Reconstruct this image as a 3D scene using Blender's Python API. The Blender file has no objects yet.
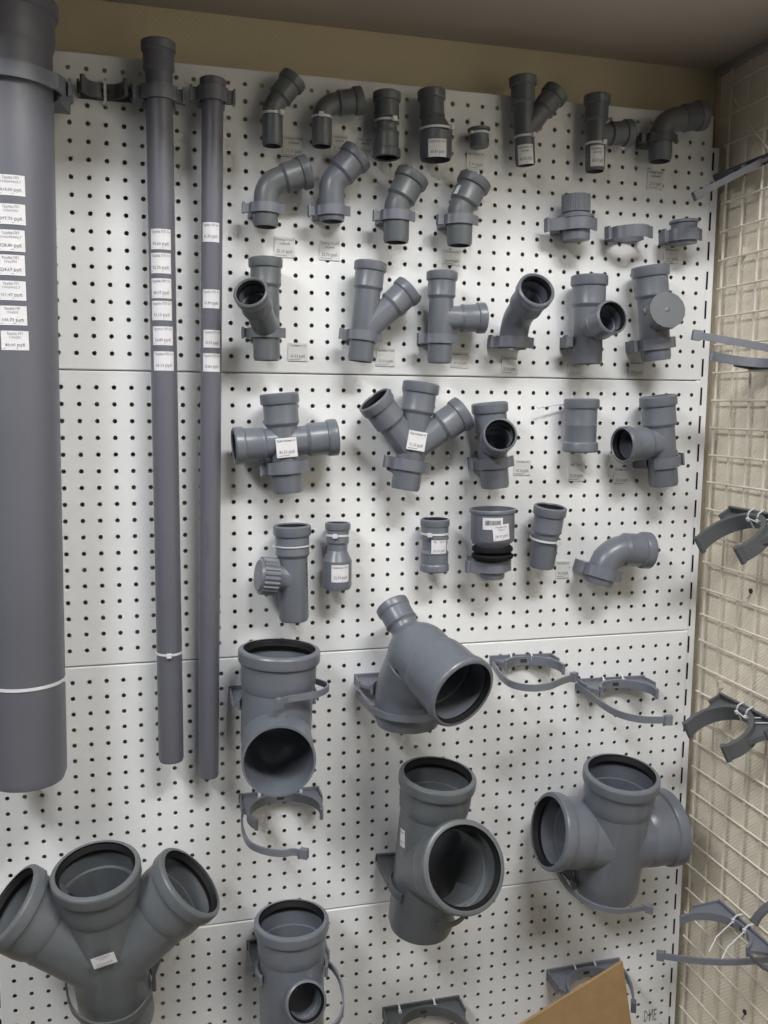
import bpy, math, random
from mathutils import Vector as V, Matrix
random.seed(7)
SC = bpy.context.scene
COL = SC.collection
PI = math.pi
# ------------------------------------------------------------------ camera model (metres, x along the board, -y out of the board)
ZR = 2.25                       # height of the first row of peg holes
PITCH = .025
CAM = V((.1319, -1.4103, ZR - .4705))
YAW, PIT, ROL, FOC = .2506, .1199, .0092, 897.4
FW = V((math.sin(YAW)*math.cos(PIT), math.cos(YAW)*math.cos(PIT), -math.sin(PIT)))
RT0 = V((math.cos(YAW), -math.sin(YAW), 0)); UP0 = RT0.cross(FW)
RT = RT0*math.cos(ROL) + UP0*math.sin(ROL)
UP = -RT0*math.sin(ROL) + UP0*math.cos(ROL)
def ray(x, y): return FW + RT*((x-384)/FOC) - UP*((y-512)/FOC)
def P(x, y, d=0.):              # point seen at pixel x, y standing d metres in front of the board
    r = ray(x, y); return CAM + r*((-d-CAM.y)/r.y)
def PX(x, y, X):                # point seen at pixel x, y on the plane x = X
    r = ray(x, y); return CAM + r*((X-CAM.x)/r.x)
def DEP(p): return (p-CAM).dot(FW)
def M(px, p): return px*DEP(p)/FOC          # pixels to metres at point p

# ------------------------------------------------------------------ materials
def mat(name, col, rough=.5, metal=0., spec=.5, noise=0., nscale=30., bump=0., bscale=200.):
    m = bpy.data.materials.new(name); m.use_nodes = True
    nt = m.node_tree; b = nt.nodes['Principled BSDF']
    b.inputs['Base Color'].default_value = (*col, 1); b.inputs['Roughness'].default_value = rough
    b.inputs['Metallic'].default_value = metal; b.inputs['Specular IOR Level'].default_value = spec
    tc = nt.nodes.new('ShaderNodeTexCoord')
    if noise:
        n = nt.nodes.new('ShaderNodeTexNoise'); n.inputs['Scale'].default_value = nscale; n.inputs['Detail'].default_value = 4
        nt.links.new(tc.outputs['Object'], n.inputs['Vector'])
        r = nt.nodes.new('ShaderNodeValToRGB')
        r.color_ramp.elements[0].position = .3; r.color_ramp.elements[1].position = .7
        r.color_ramp.elements[0].color = (*[c*(1-noise) for c in col], 1); r.color_ramp.elements[1].color = (*[min(1, c*(1+noise)) for c in col], 1)
        nt.links.new(n.outputs['Fac'], r.inputs['Fac']); nt.links.new(r.outputs['Color'], b.inputs['Base Color'])
    if bump:
        n2 = nt.nodes.new('ShaderNodeTexNoise'); n2.inputs['Scale'].default_value = bscale
        nt.links.new(tc.outputs['Object'], n2.inputs['Vector'])
        bp = nt.nodes.new('ShaderNodeBump'); bp.inputs['Strength'].default_value = bump; bp.inputs['Distance'].default_value = .001
        nt.links.new(n2.outputs['Fac'], bp.inputs['Height']); nt.links.new(bp.outputs['Normal'], b.inputs['Normal'])
    return m
MT = {
 'pvc': mat('grey_pvc', (.136, .150, .178), .32, noise=.05, nscale=25, bump=.05, bscale=120),
 'pvc2': mat('greenish_shaded_pvc', (.112, .124, .136), .36, noise=.06, nscale=25, bump=.05, bscale=120),  # greener plastic, with the top row's dimmer light put into its colour
 'pipe': mat('long_pipe_pvc', (.126, .130, .158), .42, noise=.05, nscale=6, bump=.06, bscale=90),
 'clamp': mat('grey_clamp_plastic', (.150, .162, .193), .40, noise=.06, nscale=40),
 'clampd': mat('dark_clamp_plastic', (.085, .090, .098), .45, noise=.08, nscale=40),
 'rubber': mat('black_rubber', (.006, .006, .007), .7, spec=.25, noise=.1, nscale=60),
 'paper': mat('white_paper', (.68, .68, .71), .6, noise=.03, nscale=90),
 'film': mat('paper_under_film', (.70, .71, .71), .35, noise=.05, nscale=90),
 'ink': mat('printing_ink', (.10, .10, .12), .7, noise=.1),
 'inkp': mat('pencil', (.22, .22, .21), .8, noise=.3, nscale=200),
 'tie': mat('white_nylon', (.62, .64, .66), .4, noise=.03),
 'board': mat('white_enamel', (.79, .805, .815), .45, noise=.02, nscale=5, bump=.03, bscale=300),
 'dark': mat('recess_shade', (.03, .03, .03), .8, noise=.1),  # flat dark colour standing for the shade inside slots and holes
 'wire': mat('cream_wire_enamel', (.72, .66, .58), .4, noise=.05, nscale=30),
 'trim': mat('grey_trim', (.33, .35, .34), .5, noise=.06),
 'ceil': mat('ceiling_board', (.43, .385, .34), .7, noise=.04, nscale=3),
 'floor': mat('floor_tile', (.22, .21, .19), .5, noise=.1, nscale=4),
 'wood': mat('brown_wood', (.16, .05, .02), .5, noise=.3, nscale=20),
 'black': mat('black_plastic', (.015, .015, .015), .5, noise=.1),
}
def wallpaper(name, col, sc, rot, amp, bstr):
    m = mat(name, col, .75); nt = m.node_tree; b = nt.nodes['Principled BSDF']
    tc = nt.nodes.new('ShaderNodeTexCoord'); mp = nt.nodes.new('ShaderNodeMapping')
    mp.inputs['Rotation'].default_value = rot
    w = nt.nodes.new('ShaderNodeTexWave'); w.inputs['Scale'].default_value = sc; w.inputs['Distortion'].default_value = 2.5
    w.inputs['Detail'].default_value = 2; w.inputs['Detail Scale'].default_value = 3; w.bands_direction = 'Z'
    n = nt.nodes.new('ShaderNodeTexNoise'); n.inputs['Scale'].default_value = 6
    mx = nt.nodes.new('ShaderNodeMix'); mx.data_type = 'RGBA'
    mx.inputs['A'].default_value = (*[c*(1-amp) for c in col], 1); mx.inputs['B'].default_value = (*[min(1, c*(1+amp*.6)) for c in col], 1)
    nt.links.new(tc.outputs['Object'], mp.inputs['Vector']); nt.links.new(mp.outputs['Vector'], w.inputs['Vector'])
    nt.links.new(tc.outputs['Object'], n.inputs['Vector'])
    a = nt.nodes.new('ShaderNodeMath'); a.operation = 'MULTIPLY_ADD'; a.inputs[1].default_value = .55
    s = nt.nodes.new('ShaderNodeMath'); s.operation = 'MULTIPLY'; s.inputs[1].default_value = .45
    nt.links.new(n.outputs['Fac'], s.inputs[0]); nt.links.new(w.outputs['Fac'], a.inputs[0]); nt.links.new(s.outputs[0], a.inputs[2])
    nt.links.new(a.outputs[0], mx.inputs['Factor']); nt.links.new(mx.outputs['Result'], b.inputs['Base Color'])
    bp = nt.nodes.new('ShaderNodeBump'); bp.inputs['Strength'].default_value = bstr; bp.inputs['Distance'].default_value = .002
    nt.links.new(w.outputs['Fac'], bp.inputs['Height']); nt.links.new(bp.outputs['Normal'], b.inputs['Normal'])
    return m
MT['wallb'] = wallpaper('beige_wallpaper', (.60, .52, .36), 55, (0, .8, 0), .04, .12)
MT['walls'] = wallpaper('ribbed_cream_wallpaper', (.92, .855, .72), 60, (.75, 0, 0), .07, .35)
def cardboard():
    m = mat('brown_cardboard', (.31, .20, .095), .8, noise=.08, nscale=40, bump=.1, bscale=60); return m
MT['card'] = cardboard()

# ------------------------------------------------------------------ mesh helpers
def frame_for(a, hint=None):
    a = a.normalized()
    h = hint if hint is not None else V((0, -1, 0))
    n = h - a*h.dot(a)
    if n.length < 1e-4:
        h = V((1, 0, 0)); n = h - a*h.dot(a)
    n.normalize(); return a, n, a.cross(n)          # axis, front, right
class MB:
    def __init__(s): s.v = []; s.f = []; s.mi = []
    def add(s, vs, fs, mi=0, closed=None):
        o = len(s.v); vs = [V(p) for p in vs]; s.v += vs
        if closed:                                   # make the faces of a closed shape look outward
            vol = 0.; q = vs[0]
            for f in fs:
                for k in range(1, len(f)-1): vol += (vs[f[0]]-q).dot((vs[f[k]]-q).cross(vs[f[k+1]]-q))
            if vol < 0: fs = [f[::-1] for f in fs]
        for f in fs: s.f.append([i+o for i in f]); s.mi.append(mi)
        return s
    def box(s, c, u, w, h, du, dw, dh):             # centre, three axes, half sizes
        vs = [c + u*(a*du) + w*(b*dw) + h*(e*dh) for a in (-1, 1) for b in (-1, 1) for e in (-1, 1)]
        fs = [(0,1,3,2),(4,6,7,5),(0,4,5,1),(2,3,7,6),(0,2,6,4),(1,5,7,3)]
        return s.add(vs, fs, closed=True)
    def prism(s, pts, o, eu, ev, a, h):             # outline in (eu, ev), extruded +-h/2 along a
        n = len(pts)
        vs = [o + eu*p[0] + ev*p[1] - a*(h/2) for p in pts] + [o + eu*p[0] + ev*p[1] + a*(h/2) for p in pts]
        fs = [list(range(n))[::-1], list(range(n, 2*n))] + [(i, (i+1) % n, n+(i+1) % n, n+i) for i in range(n)]
        return s.add(vs, fs, closed=True)
    def ribbon(s, path, th, o, eu, ev, a, h):
        L = []; R = []
        for i, p in enumerate(path):
            q0 = path[max(0, i-1)]; q1 = path[min(len(path)-1, i+1)]
            dx, dy = q1[0]-q0[0], q1[1]-q0[1]; l = math.hypot(dx, dy) or 1
            nx, ny = -dy/l*th/2, dx/l*th/2
            L.append((p[0]+nx, p[1]+ny)); R.append((p[0]-nx, p[1]-ny))
        # strip of quads, no concave caps
        n = len(path); vs = []
        for k in (-h/2, h/2):
            for side in (L, R):
                vs += [o + eu*q[0] + ev*q[1] + a*k for q in side]
        b = lambda k, sd, i: k*2*n + sd*n + i
        fs = []
        for i in range(n-1):
            fs += [(b(0,0,i), b(0,0,i+1), b(0,1,i+1), b(0,1,i)), (b(1,0,i), b(1,1,i), b(1,1,i+1), b(1,0,i+1)),
                   (b(0,0,i), b(1,0,i), b(1,0,i+1), b(0,0,i+1)), (b(0,1,i), b(0,1,i+1), b(1,1,i+1), b(1,1,i))]
        fs += [(b(0,0,0), b(0,1,0), b(1,1,0), b(1,0,0)), (b(0,0,n-1), b(1,0,n-1), b(1,1,n-1), b(0,1,n-1))]
        return s.add(vs, fs, closed=True)
    def revolve(s, prof, o, a, n=40, closed=True):  # profile of (t along a, radius); closed = ring profile
        a, e1, e2 = frame_for(a); m = len(prof); vs = []
        for j in range(n):
            c, q = math.cos(2*PI*j/n), math.sin(2*PI*j/n)
            for t, r in prof: vs.append(o + a*t + (e1*c + e2*q)*r)
        fs = []
        for j in range(n):
            k = (j+1) % n
            for i in range(m if closed else m-1):
                i2 = (i+1) % m
                fs.append((j*m+i, k*m+i, k*m+i2, j*m+i2))
        return s.add(vs, fs, closed=closed)
    def rings(s, path, rad, n=32):
        T = []
        for i, p in enumerate(path):
            q0 = path[max(0, i-1)]; q1 = path[min(len(path)-1, i+1)]; T.append((q1-q0).normalized())
        a, e1, e2 = frame_for(T[0]); out = []
        for i, p in enumerate(path):
            if i:
                e1 = e1 - T[i]*e1.dot(T[i]); e1.normalize(); e2 = T[i].cross(e1)
            out.append([p + (e1*math.cos(2*PI*j/n) + e2*math.sin(2*PI*j/n))*rad[i] for j in range(n)])
        return out
    def tube(s, path, rad, n=32, caps=True):        # solid
        if not isinstance(rad, (list, tuple)): rad = [rad]*len(path)
        R = s.rings(path, rad, n); vs = [p for r in R for p in r]; m = len(path)
        fs = [(i*n+j, i*n+(j+1) % n, (i+1)*n+(j+1) % n, (i+1)*n+j) for i in range(m-1) for j in range(n)]
        if caps: fs += [list(range(n))[::-1], [(m-1)*n+j for j in range(n)]]
        return s.add(vs, fs, closed=caps)
    def hollow(s, path, rad, inner, n=32):
        R = s.rings(path, rad, n) + s.rings(path, inner, n)[::-1]; m = len(R); vs = [p for r in R for p in r]
        fs = [(i*n+j, i*n+(j+1) % n, ((i+1) % m)*n+(j+1) % n, ((i+1) % m)*n+j) for i in range(m) for j in range(n)]
        return s.add(vs, fs, closed=True)
    def sphere(s, c, r, n=32, m=16):
        prof = [(-r*math.cos(PI*i/m), r*math.sin(PI*i/m)) for i in range(1, m)]
        a, e1, e2 = frame_for(V((0, 0, 1))); vs = []; k = len(prof)
        for t, q in prof:
            for j in range(n): vs.append(c + a*t + (e1*math.cos(2*PI*j/n) + e2*math.sin(2*PI*j/n))*q)
        fs = [(i*n+j, i*n+(j+1) % n, (i+1)*n+(j+1) % n, (i+1)*n+j) for i in range(k-1) for j in range(n)]
        vs += [c - a*r, c + a*r]; b = len(vs)-2
        fs += [(b, (j+1) % n, j) for j in range(n)] + [(b+1, (k-1)*n+j, (k-1)*n+(j+1) % n) for j in range(n)]
        return s.add(vs, fs, closed=True)
    def mesh(s, name, loc=V((0, 0, 0))):
        me = bpy.data.meshes.new(name); me.from_pydata([tuple(p-loc) for p in s.v], [], s.f); me.update()
        return me
    def build(s, name, mats, parent=None, loc=None, smooth=True, ang=35):
        base = parent_loc(parent) if parent is not None else (loc or V((0, 0, 0)))
        me = s.mesh(name, base)
        for m in (mats if isinstance(mats, (list, tuple)) else [mats]): me.materials.append(MT[m])
        if any(s.mi): me.polygons.foreach_set('material_index', s.mi)
        return finish(name, me, parent, base if parent is None else None, smooth, ang)
def finish(name, me, parent, loc, smooth=True, ang=35):
    if smooth:
        me.polygons.foreach_set('use_smooth', [True]*len(me.polygons)); me.set_sharp_from_angle(angle=math.radians(ang))
    o = bpy.data.objects.new(name, me); COL.objects.link(o)
    if parent is not None: o.parent = parent
    else: o.location = loc
    return o
def parent_loc(o):
    l = V((0, 0, 0))
    while o is not None: l += o.location; o = o.parent
    return l
def tag(o, label=None, cat=None, group=None, kind=None):
    if label: o['label'] = label
    if cat: o['category'] = cat
    if group: o['group'] = group
    if kind: o['kind'] = kind
    return o
def thing(name, label, cat, loc, group=None):
    o = bpy.data.objects.new(name, None); COL.objects.link(o); o.location = loc; o.empty_display_size = .02
    return tag(o, label, cat, group)
def boolean(outs, ins, loc):
    """union of closed solids outs minus closed solids ins -> mesh relative to loc"""
    tmp = []
    def mk(b):
        o = bpy.data.objects.new('tmp', b.mesh('tmp', loc)); COL.objects.link(o); tmp.append(o); return o
    base = mk(outs[0])
    for op, lst in (('UNION', outs[1:]), ('DIFFERENCE', ins)):
        for b in lst:
            md = base.modifiers.new('b', 'BOOLEAN'); md.operation = op; md.solver = 'EXACT'; md.object = mk(b)
    dg = bpy.context.evaluated_depsgraph_get(); dg.update()
    me = bpy.data.meshes.new_from_object(base.evaluated_get(dg))
    for o in tmp:
        m = o.data; bpy.data.objects.remove(o); bpy.data.meshes.remove(m)
    return me

# ------------------------------------------------------------------ writing
_txt = {}
def text_mesh(s):
    if s not in _txt:
        c = bpy.data.curves.new('t', 'FONT'); c.body = s; c.size = 1; c.resolution_u = 1; c.align_x = 'CENTER'
        o = bpy.data.objects.new('t', c); COL.objects.link(o)
        dg = bpy.context.evaluated_depsgraph_get(); dg.update()
        me = bpy.data.meshes.new_from_object(o.evaluated_get(dg))
        vs = [v.co.copy() for v in me.vertices]; fs = [list(p.vertices) for p in me.polygons]
        bpy.data.objects.remove(o); bpy.data.meshes.remove(me)
        w = max((v.x for v in vs), default=.5) - min((v.x for v in vs), default=-.5)
        _txt[s] = (vs, fs, w)
    return _txt[s]
def label_geo(mb, w, h, lines, price, mapf, barcode=False):
    """white slip w x h with writing; mapf(u, v, lift) puts slip coordinates in the place"""
    nu = 10; vs = [mapf(-w/2 + w*i/nu, vv, .0005) for vv in (-h/2, h/2) for i in range(nu+1)]
    mb.add(vs, [(i, i+1, nu+1+i+1, nu+1+i) for i in range(nu)], 0)
    def put(s, y, size, maxw):
        tv, tf, tw = text_mesh(s); k = min(size, maxw/max(tw, .01))
        mb.add([mapf(v.x*k, y + v.y*size, .0009) for v in tv], tf, 1)
    if barcode:
        x = -w*.36
        while x < w*.36:
            b = w*random.choice((.012, .02, .03)); y0, y1 = -h*.12, h*.28
            mb.add([mapf(x, y0, .0009), mapf(x+b, y0, .0009), mapf(x+b, y1, .0009), mapf(x, y1, .0009)], [(0, 1, 2, 3)], 1)
            x += b + w*random.choice((.015, .025))
        return
    y = h*.30
    for s in lines:
        put(s, y, h*.17, w*.88); y -= h*.19
    put(price, -h*.30, h*.23, w*.74)
    mb.add([mapf(-w*.42, -h*.42, .0009), mapf(w*.1, -h*.42, .0009), mapf(w*.1, -h*.40, .0009), mapf(-w*.42, -h*.40, .0009)], [(0, 1, 2, 3)], 1)
def sticker(parent, A, B, R, px, py, wpx, hpx, lines, price, rot=0, barcode=False, lift=0, flat=False):
    """price sticker bent round the pipe A-B of radius R, where the pixel px, py meets it"""
    a = (B-A).normalized()
    if a.z < 0 and abs(a.z) > .2: a = -a
    d = ray(px, py).normalized(); w0 = CAM - A
    dp = d - a*d.dot(a); wp = w0 - a*w0.dot(a)
    qa, qb, qc = dp.dot(dp), 2*dp.dot(wp), wp.dot(wp) - R*R
    disc = qb*qb - 4*qa*qc
    t = (-qb - math.sqrt(max(0, disc)))/(2*qa); hit = CAM + d*t
    v0 = (hit-A).dot(a); c = A + a*v0
    n = (hit-c).normalized(); sx = a.cross(n)
    w, h = M(wpx, hit), M(hpx, hit)
    cr, sr = math.cos(rot), math.sin(rot)
    def mapf(u, v, l):
        u, v = u*cr - v*sr, u*sr + v*cr
        if flat: return hit + n*(l + lift) + sx*u + a*v
        ph = u/R; return c + a*v + (n*math.cos(ph) + sx*math.sin(ph))*(R + l + lift)
    mb = MB(); label_geo(mb, w, h, lines, price, mapf, barcode)
    o = mb.build('price_label', ['paper', 'ink'], parent, smooth=False)
    o['label'] = 'white barcode sticker' if barcode else 'white paper price sticker'
    return o

# ------------------------------------------------------------------ pipe fittings
STY = {'S': dict(b=1.36, s=1.18, bl=.85, L=2.6), 'B': dict(b=1.155, s=1.065, bl=.36, L=1.15), 'C': dict(b=1.13, s=1.06, bl=.30, L=1.5), 'M': dict(b=1.28, s=1.14, bl=.7, L=2.2),
       'E': dict(b=1.36, s=1.18, bl=.72, L=2.3), 'T': dict(b=1.20, s=1.12, bl=.6, L=1.8)}
def fillet(pts, rad, k=9):
    if len(pts) < 3: return list(pts)
    out = [pts[0]]
    for i in range(1, len(pts)-1):
        A, C, B = pts[i-1], pts[i], pts[i+1]; u = (A-C).normalized(); w = (B-C).normalized()
        ang = u.angle(w); t = rad/math.tan(ang/2)
        t = min(t, (A-C).length*.85, (B-C).length*.85); r = t*math.tan(ang/2)
        cc = C + (u+w).normalized()*(r/math.sin(ang/2))
        p0, p1 = C + u*t, C + w*t; e0, e1 = (p0-cc), (p1-cc); th = e0.angle(e1)
        for j in range(k+1):
            f = j/k; out.append(cc + (e0*math.sin((1-f)*th) + e1*math.sin(f*th))/math.sin(th))
    out.append(pts[-1]); return out
def trim(path, l):                                   # shorten the end of a polyline by l
    p = list(path)
    while len(p) > 2 and (p[-1]-p[-2]).length <= l:
        l -= (p[-1]-p[-2]).length; p.pop()
    d = p[-1]-p[-2]; l = min(l, d.length*.9); p[-1] = p[-1] - d.normalized()*l
    return p
def limb(pts, r, s0=None, s1=None, rad=None, wall=.88, r1=None):
    return dict(pts=pts, r=r, s0=s0, s1=s1, rad=rad or r*2, wall=wall, r1=r1 or r)
def socket(parent, end, dirn, r, st, m, gasket=True, ring=True):
    q = STY[st]; b, s, bl, L = q['b']*r, q['s']*r, q['bl']*r, q['L']*r
    e = .10*r; lip = r*1.05
    prof = [(0, b*.90), (-e*.5, b*.97), (-e, b), (-bl+e, b), (-bl, b*.97), (-bl-e*.6, s), (-L+.35*r, s)]
    if st in 'BC': e *= .6; prof = [(0, b*.93), (-e*.5, b*.98), (-e*1.2, b), (-bl+e, b), (-bl, b*.985), (-bl-e*.8, s*1.005), (-bl-e*2, s), (-L+.30*r, s)]; prof += [(-L+.10*r, (s+r)*.505)]
    elif ring and st in 'ME': prof += [(-L+.30*r, s*1.015), (-L+.22*r, s*1.01), (-L+.1*r, (s+r)*.5)]
    elif ring: prof += [(-L+.30*r, s*1.04), (-L+.20*r, s*1.04), (-L+.15*r, s*.99)]
    prof += [(-L, r*1.005), (-L, r*.97), (-L*.74, r*.97), (-L*.72, lip), (-bl*.85, lip), (-bl*.80, b*.93), (-bl*.2, b*.93), (-bl*.13, lip*1.01), (0, b*.88)]
    o = MB().revolve(prof, end, dirn, 48).build('socket', m, parent, ang=28)
    if gasket:
        g0, g1 = lip*.955, b*.945
        MB().revolve([(-bl*.21, b*.925), (-bl*.17, g0*1.02), (-bl*.5, g0*.93), (-bl*.9, g0*1.0), (-bl*.79, b*.925)], end, dirn, 48).build('gasket', 'rubber', o)
    return o
def fitting(name, label, cat, group, limbs, m='pvc', gasket=True, extra=(), extra_in=(), n=40):
    base = limbs[0]['pts'][0]
    th = thing(name, label, cat, base, group)
    outs, ins, socks = [], [], []
    for i, lb in enumerate(limbs):
        path = fillet(lb['pts'], lb['rad']); r = lb['r']
        e1, d1 = path[-1], (path[-1]-path[-2]).normalized(); e0, d0 = path[0], (path[0]-path[1]).normalized()
        if lb['s1']: socks.append((e1, d1, lb['r1'], lb['s1'])); path = trim(path, STY[lb['s1']]['L']*lb['r1']*.7)
        if lb['s0']: socks.append((e0, d0, r, lb['s0'])); path = trim(path[::-1], STY[lb['s0']]['L']*r*.7)[::-1]
        lb['path'] = path
        # spigot chamfer
        rr = [r + (lb['r1']-r)*k/(len(path)-1) for k in range(len(path))]
        full, rad = list(path), list(rr)
        if not lb['s0'] and i == 0:
            d = (path[1]-path[0]).normalized(); full = [path[0], path[0]+d*(r*.22)] + path[1:]; rad = [r*.93, r] + rr[1:]
        lb['full'], lb['rad_'] = full, rad
        inn = list(path); d = (path[-1]-path[-2]).normalized(); inn[-1] = path[-1] + d*.004
        if i == 0: d = (path[0]-path[1]).normalized(); inn[0] = path[0] + d*.004
        outs.append(MB().tube(full, rad, n)); ins.append(MB().tube(inn, [q*lb['wall'] for q in rr], n))
    if len(limbs) == 1 and not extra:
        lb = limbs[0]
        MB().hollow(lb['full'], lb['rad_'], [min(q, lb['r']*99)*lb['wall'] for q in lb['rad_']], n).build('body', m, th)
    else:
        me = boolean(outs + list(extra), ins + list(extra_in), base); me.name = 'body'; me.materials.clear(); me.materials.append(MT[m])
        finish('body', me, th, None, True, 32)
    for e, d, r, st in socks: socket(th, e, d, r, st, m, gasket)
    return th
def ribbed(mb, A, B, r, k=26, dp=.06):
    a, e1, e2 = frame_for(B-A); pts = []
    for j in range(k*4):
        q = r*(1 if j % 4 in (0, 1) else 1-dp); t = 2*PI*j/(k*4); pts.append((q*math.cos(t), q*math.sin(t)))
    mb.prism(pts, (A+B)/2, e1, e2, a, (B-A).length)
    return mb
def clamp(label, c, a, r, lug='L', h=None, m='clamp', rtab=True, board=True, band=True, wide=1.0):
    """closed pipe clip round the spigot: band with flat ends, hinge lug, cradle standing on the board"""
    if a.z < 0: a = -a
    a, n, s = frame_for(a); d = -c.y; h = h or max(.014, .75*r)
    th = thing('pipe_clamp', label, 'pipe clamp', V((c.x, 0, c.z)), 'closed clamps holding fittings to the board')
    R = r*1.03 + .0016; t = max(.0022, .10*r)
    sg = -1 if lug == 'R' else 1
    X = lambda x, y: (x*sg, y)
    arc = [(R*math.cos(q), R*math.sin(q)) for q in [math.radians(150 - 120*k/14) for k in range(15)]]
    lx = R + .0115*wide
    if wide > 1.3: path = [X(-lx, -r*.12), X(-lx+.006, -r*.02), X(-R*1.03, R*.36)] + [X(*p) for p in arc]
    else: path = [X(-R*1.14, -r*.05), X(-R*1.12, r*.18), X(-R*1.02, R*.40)] + [X(*p) for p in arc]
    if rtab: path += [X(R*1.08, R*.34), X(R*1.26, R*.24)]
    elif lug == 'LR': path += [X(R*1.02, R*.40), X(R*1.12, r*.18), X(R*1.14, -r*.05)]
    if band: MB().ribbon(path, t, c, s, n, a, h).build('band', m, th, ang=30)
    for sd in [-sg] + ([sg] if lug == 'LR' else []):
        lg = MB(); L1 = R*1.08; L2 = lx + .001; mid = (L1+L2)/2
        lg.box(c + s*(sd*mid) - n*(r*.24), s, n, a, (L2-L1)/2+.002, r*.20, h*.46)
        for q in (L2,): lg.box(c + s*(sd*q) - n*(r*.16), s, n, a, .0017, r*.30, h*.56)
        lg.build('hinge_lug', m, th, smooth=False)
    # cradle
    w = r*1.22; nd = n.dot(V((0, -1, 0)))
    back = -(d-.0004)/max(nd, .5)
    cr = [(-w, back), (w, back), (w*1.0, -r*.25)] + [(R*math.cos(q), R*math.sin(q)) for q in [math.radians(-14 - 152*k/14) for k in range(15)]] + [(-w, -r*.25)]
    pts = [cr[0], cr[1], cr[2]] + cr[3:]
    left = MB(); 
    # split in quads so that the concave outline stays clean
    ar = cr[3:18]; vs = []
    base = [(w - 2*w*k/14, back) for k in range(15)]
    for k in (-h*.5, h*.5):
        for p in ar + base: vs.append(c + s*p[0] + n*p[1] + a*k)
    fs = []
    for k in range(14):
        fs += [(k, k+1, 15+k+1, 15+k), (30+k, 45+k, 45+k+1, 30+k+1), (k, 30+k, 30+k+1, k+1), (15+k, 15+k+1, 45+k+1, 45+k)]
    fs += [(0, 15, 45, 30), (14, 44, 59, 29)]
    left.add(vs, fs, closed=True); left.build('cradle', m, th, ang=30)
    return th
def tie(label, c, a, r, head=0., hs=.0032, wd=.0032, m='tie', tail=None, squash=1.):
    """nylon cable tie round a pipe"""
    if a.z < 0: a = -a
    a, n, s = frame_for(a); th = thing('cable_tie', label, 'cable tie', c, 'nylon cable ties')
    R = r + .0006; path = [(R*math.cos(q), R*math.sin(q)) for q in [2*PI*k/40 + PI/2 for k in range(41)]]
    MB().ribbon(path, .0012, c, s, n, a, wd).build('strap', m, th)
    q = math.radians(90-head); o = c + (s*math.cos(q) + n*math.sin(q))*(R+hs*.9)
    rd = (s*math.cos(q) + n*math.sin(q)); tg = a.cross(rd)
    MB().box(o, tg, rd, a, hs*1.1, hs*.75, hs).build('head', m, th, smooth=False)
    if tail:
        MB().tube([o, o + (tail-o)*.5 + V((0, -.004, .003)), tail], .0012, 8).build('tail', m, th)
    return th
def loop_tie(label, c, u, n, a, w, h, d, m='tie', tail=None, head=True):
    """cable tie looped over a flat bar: c is on the board behind it, h along a, d out along n"""
    th = thing('cable_tie', label, 'cable tie', c, 'nylon cable ties')
    pts = [(-h*.3, -.004), (-h/2, -.0035), (-h/2, d*.6), (-h*.36, d), (h*.36, d), (h/2, d*.6), (h/2, -.0035), (h*.3, -.004)]
    MB().ribbon(pts, .0012, c, a, n, u, w).build('strap', m, th)
    if head: MB().box(c + n*(d+.0022) + a*(h*.2), u, n, a, .0028, .002, .003).build('head', m, th, smooth=False)
    if tail: MB().tube([c + n*d + a*(h*.2), c + n*(d+.01) + tail*.5 + a*.003, c + n*d + tail], .0011, 8).build('tail', m, th)
    return th
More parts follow.
